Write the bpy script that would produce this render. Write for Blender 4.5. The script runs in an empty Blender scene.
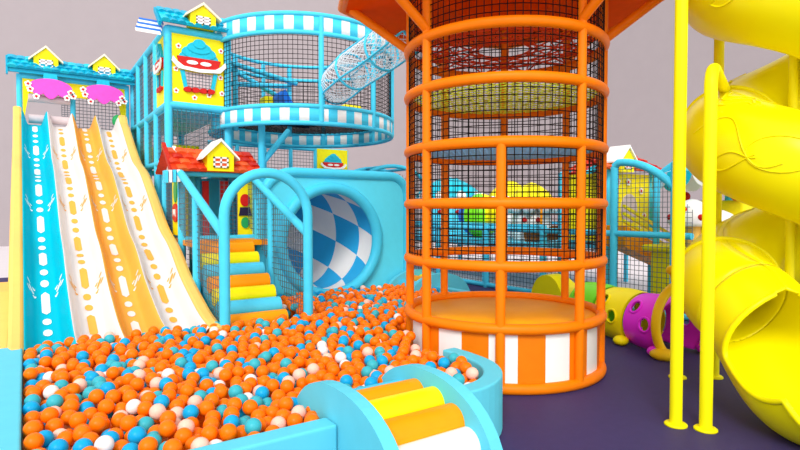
import bpy, math, random
import numpy as np
from mathutils import Vector, Matrix
random.seed(7)
C = bpy.context.scene.collection
PI = math.pi
V = Vector

# ---------------------------------------------------------------- materials
def lin(c):
    return tuple(((x/255)/12.92 if x/255 <= .04045 else ((x/255+.055)/1.055)**2.4) for x in c)
def mat(name, rgb, rough=.42, var=.05, scale=9., bump=.0, alpha=1., trans=0., spec=.16):
    m = bpy.data.materials.new(name); m.use_nodes = True
    nt = m.node_tree; b = nt.nodes['Principled BSDF']
    b.inputs['Roughness'].default_value = rough; b.inputs['Specular IOR Level'].default_value = spec

    b.inputs['Alpha'].default_value = alpha
    b.inputs['Transmission Weight'].default_value = trans
    c = lin(rgb)
    tc = nt.nodes.new('ShaderNodeTexCoord')
    nz = nt.nodes.new('ShaderNodeTexNoise'); nz.inputs['Scale'].default_value = scale; nz.inputs['Detail'].default_value = 3
    nt.links.new(tc.outputs['Object'], nz.inputs['Vector'])
    rp = nt.nodes.new('ShaderNodeValToRGB')
    rp.color_ramp.elements[0].position = .3; rp.color_ramp.elements[1].position = .7
    rp.color_ramp.elements[0].color = (*[x*(1-var) for x in c], 1)
    rp.color_ramp.elements[1].color = (*[min(1, x*(1+var)) for x in c], 1)
    nt.links.new(nz.outputs['Fac'], rp.inputs['Fac'])
    nt.links.new(rp.outputs['Color'], b.inputs['Base Color'])
    if bump:
        n2 = nt.nodes.new('ShaderNodeTexNoise'); n2.inputs['Scale'].default_value = 160
        nt.links.new(tc.outputs['Object'], n2.inputs['Vector'])
        bp = nt.nodes.new('ShaderNodeBump'); bp.inputs['Strength'].default_value = bump; bp.inputs['Distance'].default_value = .004
        nt.links.new(n2.outputs['Fac'], bp.inputs['Height']); nt.links.new(bp.outputs['Normal'], b.inputs['Normal'])
    return m
CY = mat('cyan_vinyl', (72,206,240), .38, .03)
CYD = mat('cyan_pipe_foam', (74,206,240), .5, .04, bump=.1)
CYP = mat('cyan_panel', (92,224,250), .4, .02)
CYW = mat('ball_pit_vinyl', (98,204,226), .5, .02, spec=.08, bump=.1)
TEAL = mat('turquoise_lane', (0,186,208), .5, .02, spec=.03)
TILE1 = mat('turquoise_tile', (28,190,215), .4, .08, 30)
TILE2 = mat('deep_turquoise_tile', (18,165,200), .4, .08, 30)
WHITE = mat('white_plastic', (245,243,240), .35, .01)
LWHITE = mat('white_lane', (226,219,216), .45, .01, spec=.08)
AMB = mat('amber_plastic', (250,206,24), .35, .02)
LOR = mat('amber_lane', (238,172,70), .45, .02, spec=.08)
CREAM = mat('cream_side', (248,200,104), .45, .02)
OR = mat('orange_foam', (246,126,2), .45, .04, bump=.1)
OR2 = mat('orange_panel', (238,124,6), .45, .04)
ORD = mat('orange_deck', (240,84,0), .7, .04, spec=.02)
ORP = mat('orange_platform_mat', (255,168,20), .5, .04, 5)
SOR = mat('step_orange', (250,156,10), .4, .02)
SYE = mat('step_yellow', (250,232,10), .4, .02)
SBL = mat('step_blue', (80,200,232), .4, .02)
YEL = mat('yellow_plastic', (250,238,4), .3, .015, 3)
YELP = mat('yellow_pole_foam', (252,240,6), .5, .015)
PYEL = mat('yellow_panel', (248,232,16), .45, .05, 12)
RED = mat('red_paint', (205,34,30), .4, .08, 20)
RT1 = mat('red_roof_tile', (212,60,26), .45, .12, 25)
RT2 = mat('orange_red_roof_tile', (226,92,40), .45, .12, 25)
RT3 = mat('dark_red_roof_tile', (190,38,24), .45, .12, 25)
IVORY = mat('ivory_trim', (250,238,206), .45, .02)
PINK = mat('pink_icing', (240,84,200), .35, .04, 12)
MAG = mat('magenta_plastic', (238,50,232), .35, .02)
GREEN = mat('lime_plastic', (124,226,34), .35, .03)
DGREEN = mat('green_paint', (40,160,90), .4, .05)
BLUE = mat('blue_plastic', (24,110,215), .4, .05)
BLACK = mat('black_net_cord', (20,16,16), .7, .02)
GNET = mat('grey_net_cord', (92,104,112), .7, .02)
BNET = mat('blue_net_cord', (50,120,165), .7, .02)
WNET = mat('white_wire', (222,232,238), .5, .02)
RNET = mat('red_web_rope', (214,66,20), .6, .05)
GRNET = mat('lime_net_cord', (225,240,60), .6, .05)
SKNET = mat('sky_net_cord', (130,190,235), .6, .05)
ROLL = mat('pinkish_grey_roller', (206,190,192), .45, .03)
BROWN = mat('brown_wood', (150,92,40), .5, .1)
DARK = mat('dark_inside', (40,34,60), .7, .02)
CLEAR = mat('clear_dome', (240,240,235), .08, .0, alpha=.45)
BOR = mat('orange_ball', (252,118,4), .33, .04)
BBL = mat('blue_ball', (18,165,222), .33, .04)
BTE = mat('teal_ball', (60,176,190), .33, .04)
BPK = mat('pale_pink_ball', (250,196,176), .3, .03)
BWH = mat('white_ball', (244,234,230), .3, .02)
PIT = mat('pit_lining', (246,150,90), .6, .03)
PURP = mat('purple_rubber', (62,53,98), .62, .05, 14, bump=.35)
LFLOOR = mat('pale_floor', (222,214,218), .55, .02, 2)
WALL = mat('mauve_wall', (164,154,157), .85, .015, 1.5)

# ---------------------------------------------------------------- mesh builder
class MB:
    def __init__(s): s.v=[]; s.f=[]; s.mi=[]; s.sm=[]; s.m=0
    def add(s, vs, fs, smooth=True, ms=None):
        o=len(s.v); s.v.extend([tuple(p) for p in vs])
        for k,f in enumerate(fs):
            s.f.append([i+o for i in f]); s.mi.append(s.m if ms is None else ms[k]); s.sm.append(smooth)
        return s
    def box(s, c, d, rz=0, R=None):
        c=V(c); M=R or Matrix.Rotation(rz,3,'Z'); vs=[]
        for x in(-1,1):
            for y in(-1,1):
                for z in(-1,1): vs.append(c+M@V((x*d[0]/2,y*d[1]/2,z*d[2]/2)))
        return s.add(vs,[(0,1,3,2),(4,6,7,5),(0,4,5,1),(2,3,7,6),(0,2,6,4),(1,5,7,3)],False)
    def box2(s, a, b):
        return s.box([(a[i]+b[i])/2 for i in range(3)],[abs(b[i]-a[i]) for i in range(3)])
    def tube(s, path, r, n=12, closed=False, caps=True):
        P=[V(p) for p in path]; N=len(P); rs=r if isinstance(r,(list,tuple)) else [r]*N
        T=[]
        for i in range(N):
            a=P[(i-1)%N] if (closed or i>0) else P[i]; b=P[(i+1)%N] if (closed or i<N-1) else P[i]
            T.append((b-a).normalized())
        ref=V((0,0,1)) if abs(T[0].z)<.9 else V((1,0,0))
        u=T[0].cross(ref).normalized(); vs=[]
        for i in range(N):
            u=(u-T[i]*u.dot(T[i])).normalized(); w=T[i].cross(u)
            for k in range(n):
                a=2*PI*k/n; vs.append(P[i]+u*math.cos(a)*rs[i]+w*math.sin(a)*rs[i])
        fs=[]
        for i in range(N if closed else N-1):
            j=(i+1)%N
            for k in range(n):
                l=(k+1)%n; fs.append((i*n+k,i*n+l,j*n+l,j*n+k))
        s.add(vs,fs,n>4)
        if caps and not closed:
            s.add(vs[:n],[tuple(range(n))][::-1],False); s.add(vs[-n:],[tuple(range(n))],False)
        return s
    def bar(s,a,b,r,n=3): return s.tube([a,b],r,n,caps=False)
    def ring(s,c,R,r,n=64,m=12,ax=None):
        c=V(c); u,w=ax or (V((1,0,0)),V((0,1,0)))
        return s.tube([c+V(u)*R*math.cos(2*PI*k/n)+V(w)*R*math.sin(2*PI*k/n) for k in range(n)],r,m,True)
    def ball(s,c,r,seg=16,rg=10,sc=(1,1,1),R=None):
        c=V(c); vs=[]; 
        def q(x,y,z):
            p=V((x*sc[0]*r,y*sc[1]*r,z*sc[2]*r)); return c+(R@p if R else p)
        vs.append(q(0,0,1))
        for i in range(1,rg):
            t=PI*i/rg
            for k in range(seg): a=2*PI*k/seg; vs.append(q(math.sin(t)*math.cos(a),math.sin(t)*math.sin(a),math.cos(t)))
        vs.append(q(0,0,-1)); fs=[]
        for k in range(seg): fs.append((0,1+k,1+(k+1)%seg))
        for i in range(rg-2):
            for k in range(seg):
                a=1+i*seg; fs.append((a+k,a+seg+k,a+seg+(k+1)%seg,a+(k+1)%seg))
        L=len(vs)-1; a=1+(rg-2)*seg
        for k in range(seg): fs.append((L,a+(k+1)%seg,a+k))
        return s.add(vs,fs)
    def rev(s,prof,c,n=64,a0=0,a1=2*PI,smooth=True,mats=None):
        c=V(c); full=abs(a1-a0-2*PI)<1e-6; N=n if full else n+1; vs=[]
        for k in range(N):
            a=a0+(a1-a0)*k/n
            for (r,z) in prof: vs.append(c+V((r*math.cos(a),r*math.sin(a),z)))
        L=len(prof); fs=[]; ms=[]
        for k in range(n):
            j=(k+1)%N
            for i in range(L-1):
                fs.append((k*L+i,j*L+i,j*L+i+1,k*L+i+1)); ms.append(mats(k) if mats else s.m)
        return s.add(vs,fs,smooth,ms)
    def prism(s,poly,o,u,v,n,th,smooth=False):
        o,u,v,n=V(o),V(u),V(v),V(n); L=len(poly)
        vs=[o+u*a+v*b for a,b in poly]+[o+u*a+v*b+n*th for a,b in poly]
        fs=[tuple(range(L))[::-1],tuple(range(L,2*L))]
        s.add(vs,fs,False)
        return s.add(vs,[(i,(i+1)%L,L+(i+1)%L,L+i) for i in range(L)],smooth)
    def grid(s,fn,nu,nv,smooth=True,mats=None):
        vs=[fn(i/nu,j/nv) for i in range(nu+1) for j in range(nv+1)]
        fs=[];ms=[]
        for i in range(nu):
            for j in range(nv):
                a=i*(nv+1)+j; fs.append((a,a+nv+1,a+nv+2,a+1)); ms.append(mats(i,j) if mats else s.m)
        return s.add(vs,fs,smooth,ms)
    def net(s,o,u,v,U,W,sp,r,mask=None):
        o,u,v=V(o),V(u).normalized(),V(v).normalized()
        nu,nv=max(1,round(U/sp)),max(1,round(W/sp))
        for (e,f,E,F,ne,nf,sw) in ((u,v,U,W,nu,nv,0),(v,u,W,U,nv,nu,1)):
            for i in range(ne+1):
                a=E*i/ne
                if mask is None: s.bar(o+e*a,o+e*a+f*F,r); continue
                st=None; K=nf*2
                for k in range(K+1):
                    b=F*(k+.5)/K
                    ok=k<K and (mask(a,b) if not sw else mask(b,a))
                    if ok and st is None: st=F*k/K
                    if not ok and st is not None: s.bar(o+e*a+f*st,o+e*a+f*(F*k/K),r); st=None
        return s
    def cylnet(s,c,R,z0,z1,spa,sph,r,a0=0,a1=2*PI,seg=72):
        c=V(c); full=abs(a1-a0-2*PI)<1e-6
        n=round(R*(a1-a0)/spa)
        for k in range(n if full else n+1):
            a=a0+(a1-a0)*k/n; p=V((math.cos(a)*R,math.sin(a)*R,0)); s.bar(c+p+V((0,0,z0)),c+p+V((0,0,z1)),r)
        m=round((z1-z0)/sph)
        for i in range(1,m):
            z=z0+(z1-z0)*i/m
            s.tube([c+V((math.cos(a0+(a1-a0)*k/seg)*R,math.sin(a0+(a1-a0)*k/seg)*R,z)) for k in range(seg if full else seg+1)],r,3,full,False)
        return s
    def build(s,name,mats,parent=None,loc=None,label=None,cat=None,group=None,kind=None,bevel=0,solid=0):
        me=bpy.data.meshes.new(name); L=V(loc) if loc is not None else (V(parent['_l']) if parent is not None else V((0,0,0)))
        me.from_pydata([tuple(V(p)-L) for p in s.v],[],s.f)
        for m in (mats if isinstance(mats,(list,tuple)) else [mats]): me.materials.append(m)
        me.polygons.foreach_set('material_index',s.mi); me.polygons.foreach_set('use_smooth',s.sm)
        me.update()
        o=bpy.data.objects.new(name,me); C.objects.link(o)
        if parent is not None:
            o.parent=parent; o['_l']=tuple(L)
            par=V(parent['_l'])
        else: o.location=L; o['_l']=tuple(L)
        if bevel:
            b=o.modifiers.new('bevel','BEVEL'); b.width=bevel; b.segments=3; b.limit_method='ANGLE'; b.angle_limit=.6
            try: b.harden_normals=False
            except: pass
        if solid:
            b=o.modifiers.new('solid','SOLIDIFY'); b.thickness=solid; b.offset=0
        if label: o['label']=label
        if cat: o['category']=cat
        if group: o['group']=group
        if kind: o['kind']=kind
        return o
def thing(name,loc,label,cat,group=None):
    o=bpy.data.objects.new(name,None); C.objects.link(o); o.location=loc; o['_l']=tuple(loc); o.empty_display_size=.1
    o['label']=label; o['category']=cat
    if group: o['group']=group
    return o
def ell(cx,cy,rx,ry,n=28,a0=0,a1=2*PI): 
    full=abs(a1-a0-2*PI)<1e-6
    return [(cx+rx*math.cos(a0+(a1-a0)*k/n),cy+ry*math.sin(a0+(a1-a0)*k/n)) for k in range(n if full else n+1)]
def arc3(c,u,w,R,a0,a1,n): return [V(c)+V(u)*R*math.cos(a0+(a1-a0)*k/n)+V(w)*R*math.sin(a0+(a1-a0)*k/n) for k in range(n+1)]
X_,Y_,Z_=V((1,0,0)),V((0,1,0)),V((0,0,1))

# ---------------------------------------------------------------- setting
MB().box2((-14,-8,-.2),(26,30,-.012)).build('floor',LFLOOR,kind='structure')
MB().box2((-14,30,-.2),(26,30.3,15)).build('wall_back',WALL,kind='structure')
MB().box2((26,-8,-.2),(26.3,30.3,15)).build('wall_right',WALL,kind='structure')
MB().box2((-.62,-4,-.012),(8.05,16,0)).build('rubber_mat',PURP,label='dark purple rubber play mat covering the floor under all the play equipment',cat='mat')

# ---------------------------------------------------------------- ball pit
TC=V((4.09,4.11,0)); TR=.975
WH=.42
pit=thing('ball_pit',(0,2.8,0),'low pale blue padded ball pit wall with rounded end beside the orange tower','ball pit')
def wallpath(pts,th,h):
    m=MB(); P=[V((x,y,0)) for x,y in pts]; L=[];Rr=[]
    for i,p in enumerate(P):
        t=(P[min(i+1,len(P)-1)]-P[max(i-1,0)]).normalized(); nrm=V((t.y,-t.x,0)); L.append(p); Rr.append(p+nrm*th)
    n=len(P); vs=[]
    for a,b in zip(L,Rr): vs+= [a,b,b+Z_*h,a+Z_*h]
    fs=[]
    for i in range(n-1):
        for k in range(4): l=(k+1)%4; fs.append((i*4+k,i*4+l,(i+1)*4+l,(i+1)*4+k))
    fs+=[(3,2,1,0),(4*n-4,4*n-3,4*n-2,4*n-1)]
    return m.add(vs,fs,False)
# inner outline, outer side to the right of travel
wallpath([(0,5.78),(0,2.81)],-.14,WH).v
m=MB().box2((-.22,2.67,0),(-.035,5.78,WH)); m.build('side_panel',CYW,pit,bevel=.015)
MB().box2((-.035,2.67,0),(1.405,2.81,WH)).build('front_panel',CYW,pit,bevel=.015)
lob=[(2.12,2.81),(2.4,2.81)]+[(2.4+.5*math.sin(a),3.31-.5*math.cos(a)) for a in [k*PI/2.1/12 for k in range(1,13)]]+[(2.91,3.45),(2.9,3.62)]
o=wallpath(lob,.14,WH).build('curved_end_panel',CYW,pit,bevel=.015)
MB().box2((5.22,4.75,0),(5.36,7.35,WH)).build('side_panel',CYW,pit,bevel=.015)
MB().box2((-.035,2.81,.0),(2.4,5.85,.16)).box2((2.4,3.7,0),(2.95,5.85,.16)).box2((2.4,2.85,0),(2.7,3.7,.16)).box2((3.1,5.3,0),(5.22,5.85,.16)).box2((2.7,5.85,0),(5.22,7.35,.16)).build('floor_pad',PIT,pit)

# ---------------------------------------------------------------- play balls: dropped one by one
D=.094; r0=D/2
def inpit(x,y):
    if (x-TC.x)**2+(y-TC.y)**2<(TR+.1)**2: return False
    if x<r0-.035 or y<2.81+r0 or x>5.2-r0: return False
    if y<3.31 and x>2.4 and math.hypot(x-2.4,y-3.31)>.5-r0: return False
    if y<4.2 and x>2.9-r0: return False
    if x>3.05 and y<5.0: return False
    if y<5.86:
        return not (1.62<x<2.56 and y>5.78)
    return x>2.72 and y<7.3
rnd=np.random.RandomState(3)
cells={}
balls=[]
def key(x,y): return (int(x/D),int(y/D))
def restz(x,y):
    z=.16+r0; kx,ky=key(x,y)
    for i in(-1,0,1):
        for j in(-1,0,1):
            for (a,b,c) in cells.get((kx+i,ky+j),()):
                d2=(a-x)**2+(b-y)**2
                if d2<D*D:
                    zz=c+math.sqrt(D*D-d2)
                    if zz>z: z=zz
    return z
NB=7600
tries=0
while len(balls)<NB and tries<16000:
    tries+=1
    x,y=rnd.uniform(-.03,5.2),rnd.uniform(2.8,7.3)
    if not inpit(x,y): continue
    z=restz(x,y); st=.05
    for it in range(14):
        a=rnd.uniform(0,2*PI); nx,ny=x+st*math.cos(a),y+st*math.sin(a)
        if inpit(nx,ny):
            zz=restz(nx,ny)
            if zz<z: x,y,z=nx,ny,zz; continue
        st*=.85
    if z>.405: continue
    balls.append((x,y,z)); cells.setdefault(key(x,y),[]).append((x,y,z))
# keep those that show (nothing right above)
vis=[]
cam=(0,0,1.6)
for (x,y,z) in balls:
    cov=0; kx,ky=key(x,y)
    for i in(-1,0,1):
        for j in(-1,0,1):
            for (a,b,c) in cells.get((kx+i,ky+j),()):
                if c>z+.05 and math.hypot(a-x,b-y)<.05: cov+=1
    if cov==0: vis.append((x,y,z))
BM=[BOR,BBL,BTE,BPK,BWH]
BN=['orange','bright blue','dull teal','pale pink','white']
def pick():
    q=rnd.rand(); return 0 if q<.66 else 1 if q<.80 else 2 if q<.91 else 3 if q<.965 else 4
colr={p:pick() for p in vis}
proto=[]
th=math.atan(375/550.)
def frame(p):
    x,y,z=p; d=x*math.sin(th)+y*math.cos(th); s=x*math.cos(th)-y*math.sin(th)
    if d<.5: return None
    return 400+550*s/d, 210-550*(z-1.6)/d, d
cand=[]
for p in vis:
    q=frame(p)
    if q and -3<q[0]<803 and q[1]<458:
        if p[1]<3.0 and 1.5<p[0]<2.3: continue      # behind the step bridge
        shade=0
        dr=V((-p[0],-p[1],1.6-p[2])).normalized(); kx,ky=key(p[0],p[1])
        for i in(-2,-1,0,1,2):
            for j in(-2,-1,0,1,2):
                for (a,b,c) in cells.get((kx+i,ky+j),()):
                    w=V((a-p[0],b-p[1],c-p[2])); t=w.dot(dr)
                    if t>.02 and (w-dr*t).length<.055: shade+=1
        if shade==0: cand.append((q[2],p))
cand.sort(); near=set(p for d,p in cand[:300])
for k in range(5):
    mb=MB().ball((0,0,0),r0,20,14); me=mb.build('play_ball',BM[k],loc=(0,0,0)); proto.append(me)
first=[True]*5
for p in sorted(near):
    k=colr[p]
    if first[k]: o=proto[k]; first[k]=False
    else: o=proto[k].copy(); C.objects.link(o)
    o.location=p
    o['label']=BN[k]+' plastic play ball lying in the near part of the ball pit'
    o['category']='ball'; o['group']=BN[k]+' play balls in the near part of the pit'
for k in range(5):
    if first[k]: bpy.data.objects.remove(proto[k])
m=MB()
for p in vis:
    if p in near: continue
    m.m=colr[p]; m.ball(p,r0,12,8)
m.build('play_balls',BM,loc=(0,2.8,0),label='orange, blue and pink plastic balls filling the rest of the ball pit',cat='balls',kind='stuff')

# ---------------------------------------------------------------- step bridges
def bridge(cx,cy,rz,label,w=.54,H=.61,L=.64,cols=(SYE,SOR,WHITE,SBL)):
    t=thing('step_bridge',(cx,cy,0),label,'steps')
    M=Matrix.Rotation(rz,3,'Z'); o=V((cx,cy,0))
    def q(x,y,z): return o+M@V((x,y,z))
    for s in(-1,1):
        pts=[(L,0.0)]
        for k in range(25):
            a=PI*k/24; 
            pts.append((L*math.copysign(abs(math.cos(a))**.9,math.cos(a)),H*max(0,math.sin(a))**.75))
        pts=pts[1:]
        MB().prism(pts,q(s*(w/2+.04)-.04,0,0),M@Y_,Z_,M@X_,.08).build('side_panel',CYW,t,bevel=.012)
    for k,a in enumerate([124,101,79,57,36,12]):
        yy=-math.cos(math.radians(a))*(L-.14); zz=max(.1,math.sin(math.radians(a))**.8*(H-.17))
        cm=[SBL,SOR,SYE,SOR,WHITE,SBL][k]
        MB().tube([q(-w/2,yy,zz),q(w/2,yy,zz)],.1,24).build('roll',cm,t)
    return t
bridge(1.76,2.7,0,'arched step bridge of yellow, orange and white rolls over the ball pit front wall')
bridge(5.3,7.0,PI/2,'far arched step bridge with pale blue sides seen through the orange tower',H=.62)

# ---------------------------------------------------------------- wave slide
def zl(y):
    k=[(5.5,.2),(6.0,.27),(6.9,.6),(7.5,.95),(8.1,1.13),(8.9,1.62),(9.6,2.02),(10.3,2.22),(11.0,2.65),(11.6,3.04),(12.0,3.16),(12.4,3.16)]
    for (a,b),(c,d) in zip(k,k[1:]):
        if y<=c:
            t=(y-a)/(c-a); return b+(d-b)*t
    return k[-1][1]
def zs(y): return sum(zl(y+d)*w for d,w in((-.24,.15),(-.12,.2),(0,.3),(.12,.2),(.24,.15)))
slide=thing('wave_slide',(.8,8.9,0),'big four-lane wavy slide in turquoise, white and amber running down into the ball pit','slide')
LW=.385; NY=90; Y0,Y1=5.62,12.0
lanes=[(TEAL,WHITE),(LWHITE,LOR),(LOR,LWHITE),(LWHITE,LOR)]
def sec(u):     # height of the lane's cross section, u in 0..1
    d=min(u,1-u)*LW
    return .2*(.5+.5*math.cos(min(1,d/.1)*PI))**.8 if d<.1 else 0
for i,(ml,mdash) in enumerate(lanes):
    x0=-.025+i*LW
    NU=32
    us=[(0.5-0.5*math.cos(PI*k/NU)) for k in range(NU+1)]
    def fn(a,b,x0=x0):
        u=us[round(a*NU)]; y=Y0+(Y1-Y0)*b
        h=sec(u)
        if y>11.7: h*=1.0+.35*math.sin((y-11.7)/.3*PI)
        return (x0+u*LW,y,zs(y)+h)
    mb=MB().grid(fn,NU,NY)
    lane=mb.build('lane',ml,slide,label=['turquoise lane','white lane','amber lane','white lane'][i])
    md=MB()
    y=5.8; seq=[.4,.12,.12]; q=i
    while y<11.7:
        ln=seq[q%3]*(1-.3*(y-5.8)/6); hw=.038
        P=[]
        n=10
        ys=[y+ln*k/n for k in range(n+1)]
        def wd(t,ln=ln):
            d=min(t,1-t)*ln; rr=.05
            return hw*math.sqrt(max(0,1-((rr-d)/rr)**2)) if d<rr else hw
        xc=x0+LW*.5
        md.grid(lambda a,b: (xc+(a*2-1)*max(.004,wd(b,ln)),y+ln*b,zs(y+ln*b)+.006),2,n)
        y+=ln+.085; q+=1
    # little paw shaped prints beside the ridge
    for yy in (7.05,8.9,10.7):
        for dx in (.07,.32):
            for (ax,ay,rr) in ((0,0,.024),(-.022,.06,.014),(.02,.065,.014),(.026,-.05,.016),(-.024,-.055,.016)):
                cx_,cy_=x0+dx+ax,yy+ay
                P_=[(cx_,cy_)]+[(cx_+rr*math.cos(2*PI*k/12),cy_+rr*1.15*math.sin(2*PI*k/12)) for k in range(12)]
                md.add([(px,py,zs(py)+sec(min(.999,max(.001,(px-x0)/LW)))+.006) for px,py in P_],[(0,1+k,1+(k+1)%12) for k in range(12)])
    md.build('lane_marking',mdash if i else WHITE,lane)
def rail(xa,xb,hh):
    m=MB(); n=90
    prof=[(xa,0),(xa,hh*.9),(xa+(xb-xa)*.25,hh),(xa+(xb-xa)*.75,hh),(xb,hh*.9),(xb,0)]
    def fn(a,b):
        y=Y0+(Y1-Y0)*a; x,h=prof[round(b*5)]
        return (x,y,(zs(y)+h+(.12*math.sin((y-11.7)/.3*PI) if y>11.7 else 0)) if h>0 else max(0,zs(y)-.35))
    m.grid(fn,n,5,False)
    for yy,i in((Y0,0),(Y1,n)):
        m.add([fn(i/n,k/5) for k in range(6)],[tuple(range(6))],False)
    return m
rail(-.145,-.025,.2).build('side_rail',CREAM,slide)
rail(-.025+4*LW,.02+4*LW+.1,.2).build('side_rail',CREAM,slide)
# the sloping flank on the left outside
m=MB(); m.prism([(5.9,0),(7.6,0),(12.0,0),(12.0,2.7),(7.6,.75),(5.9,.4)],(-.17,0,0),Y_,Z_,X_,.02); m.build('flank_panel',CREAM,slide)
m=MB(); m.prism([(5.8,0),(8.0,0),(8.0,.75),(7.3,.72),(5.8,.36)],(-.36,0,0),Y_,Z_,X_,.22); m.build('flank_foot',CREAM,slide,bevel=.02)
m=MB(); m.prism([(5.9,.0),(12.3,0),(12.3,2.95),(9,1.45),(5.9,.1)],(.0,0,0),Y_,Z_,X_,1.5); m.build('slide_body',CREAM,slide)

# ---------------------------------------------------------------- roof, dormer, cupcake helpers
def tiles(mb,o,u,s,U,S,rows,cols,nm=3,th=.028):
    o,u,s=V(o),V(u).normalized(),V(s).normalized(); n=u.cross(s); 
    if n.z<0: n=-n
    mb.m=0; mb.grid(lambda a,b: o+u*U*a+s*(S+.02)*b+n*.012,1,1,False); mb.grid(lambda a,b: o+u*U*a+s*(S+.02)*b-n*.012,1,1,False)
    for i in range(rows):
        sa=S*i/rows; sb=S*(i+1)/rows+.03
        for j in range(cols):
            mb.m=random.randrange(nm)
            ua=U*j/cols; w=U/cols; off=(w*.5 if i%2 else 0)
            ua+=off
            if ua+w>U+1e-4: w=U-ua
            if w<.02: continue
            jit=random.uniform(-.006,.006)
            mb.grid(lambda a,b: o+u*(ua+w*a)+s*(sa+(sb-sa)*b)+n*(.012+th*math.sin(PI*a)**.6*(.45+.55*b)+.02*b+jit),6,3)
            if True:
                mb.grid(lambda a,b: o+u*(ua+w*a)+s*sb+n*((.032+th*math.sin(PI*a)**.6+jit)*(1-b)),6,1)
def dormer(parent,c,u,n,w,h,wallm=PYEL,roofm=WHITE,dep=.3,name='dormer'):
    """small gabled dormer: c = bottom centre of the front, u across, n outwards"""
    c,u,n=V(c),V(u),V(n)
    d=MB().prism([(-w/2,0),(w/2,0),(w/2,h*.55),(0,h),(-w/2,h*.55)],c-n*dep,u,Z_,n,dep).build(name,wallm,parent)
    r=MB(); sl=h*.45/(w/2); e=w*.2
    for s in(-1,1):
        r.prism([(0,h+.005),(s*(w/2+e),h*.55-sl*e+.005),(s*(w/2+e),h*.55-sl*e+.035),(0,h+.045)] if s>0 else [(0,h+.045),(s*(w/2+e),h*.55-sl*e+.035),(s*(w/2+e),h*.55-sl*e+.005),(0,h+.005)],c-n*dep,u,Z_,n,dep+.04)
    r.build('dormer_roof',roofm,d)
    f=MB(); ww,wh=w*.56,h*.36; z0=h*.12; b=.022
    def R(x0,x1,a,bb): f.prism([(x0,a),(x1,a),(x1,bb),(x0,bb)],c,u,Z_,n,.02)
    R(-ww/2,ww/2,z0,z0+b);R(-ww/2,ww/2,z0+wh-b,z0+wh);R(-ww/2,-ww/2+b,z0,z0+wh);R(ww/2-b,ww/2,z0,z0+wh);R(-b/2,b/2,z0,z0+wh);R(-ww/2,ww/2,z0+wh/2-b/2,z0+wh/2+b/2)
    f.build('window_frame',WHITE,d)
    MB().prism([(-ww/2,z0),(ww/2,z0),(ww/2,z0+wh),(-ww/2,z0+wh)],c+n*.001,u,Z_,n,.006).build('window_pane',ROLL if wallm is not PYEL or roofm is not WHITE else RT2,d)
    return d
def flower(mb,c,u,v,n,s):
    for k in range(5):
        a=2*PI*k/5+.3; mb.m=0
        mb.prism(ell(s*.55*math.cos(a),s*.55*math.sin(a),s*.4,s*.4,10),c,u,v,n,.006)
    mb.m=1; mb.prism(ell(0,0,s*.35,s*.35,10),c,u,v,n,.01)
def cupcake(parent,c,u,v,n,w,h,win=True):
    """cupcake relief on a board: white scalloped saucer, red wrapper, teal icing"""
    c,u,v,n=V(c),V(u),V(v),V(n)
    s=w
    ic=MB()
    for k,(yy,rx,ry) in enumerate(((.13,.38,.13),(.22,.33,.12),(.3,.23,.1),(.37,.12,.08))):
        ic.prism(ell(0,yy*h*1.0,rx*s,ry*h,24),c,u,v,n,.02+.012*k)
    ic.build('icing',TILE1,parent)
    for_=MB()
    for_.prism([(-.42*s,.12*h),(-.36*s,-.06*h),(.36*s,-.06*h),(.42*s,.12*h)],c+n*.002,u,v,n,.045)
    for_.build('wrapper',RED,parent)
    rim=MB()
    rim.prism([(-.5*s,.1*h),(-.53*s,.02*h),(-.4*s,-.1*h),(0,-.13*h),(.4*s,-.1*h),(.53*s,.02*h),(.5*s,.1*h),(.42*s,.02*h),(.3*s,-.05*h),(0,-.07*h),(-.3*s,-.05*h),(-.42*s,.02*h)],c+n*.046,u,v,n,.02)
    for xx in(-.14,.12): rim.prism(ell(xx*s,.03*h,.11*s,.035*h,16),c+n*.047,u,v,n,.01)
    rim.build('saucer',WHITE,parent)
    if win:
        b=MB()
        for sx in(-1,1):
            b.prism([(sx*.36*s,-.12*h),(sx*.28*s,-.12*h),(sx*.22*s,-.42*h),(sx*.29*s,-.42*h)],c+n*.001,u,v,n,.03)
        b.m=1
        for xx in(-.22,-.08,.08,.22): b.prism(ell(xx*s,-.44*h,.085*s,.045*h,14),c+n*.001,u,v,n,.04)
        b.build('jar_outline',[TILE1,RED],parent)
        k=MB(); k.prism([(-.27*s,-.13*h),(.27*s,-.13*h),(.21*s,-.42*h),(-.21*s,-.42*h)],c+n*.001,u,v,n,.008); k.m=1
        for t in range(-3,4): k.box(c+u*(t*.065*s)-v*(.27*h)+n*.012,(.006,.006,.28*h)) 
        for t in range(5): k.prism([(-.24*s,-.16*h-t*.055*h),(.24*s,-.16*h-t*.055*h),(.24*s,-.168*h-t*.055*h),(-.24*s,-.168*h-t*.055*h)],c+n*.008,u,v,n,.006)
        k.build('net_window',[ROLL,GNET],parent)
def pipe(parent,pts,r=.05,m=CYD,name='post',n=14): return MB().tube(pts,r,n).build(name,m,parent)
def flowers(parent,spots,u,v,n,s=.05):
    m=MB()
    for p in spots: flower(m,V(p),V(u),V(v),V(n),s)
    m.build('flower_print',[WHITE,RED],parent)

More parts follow.
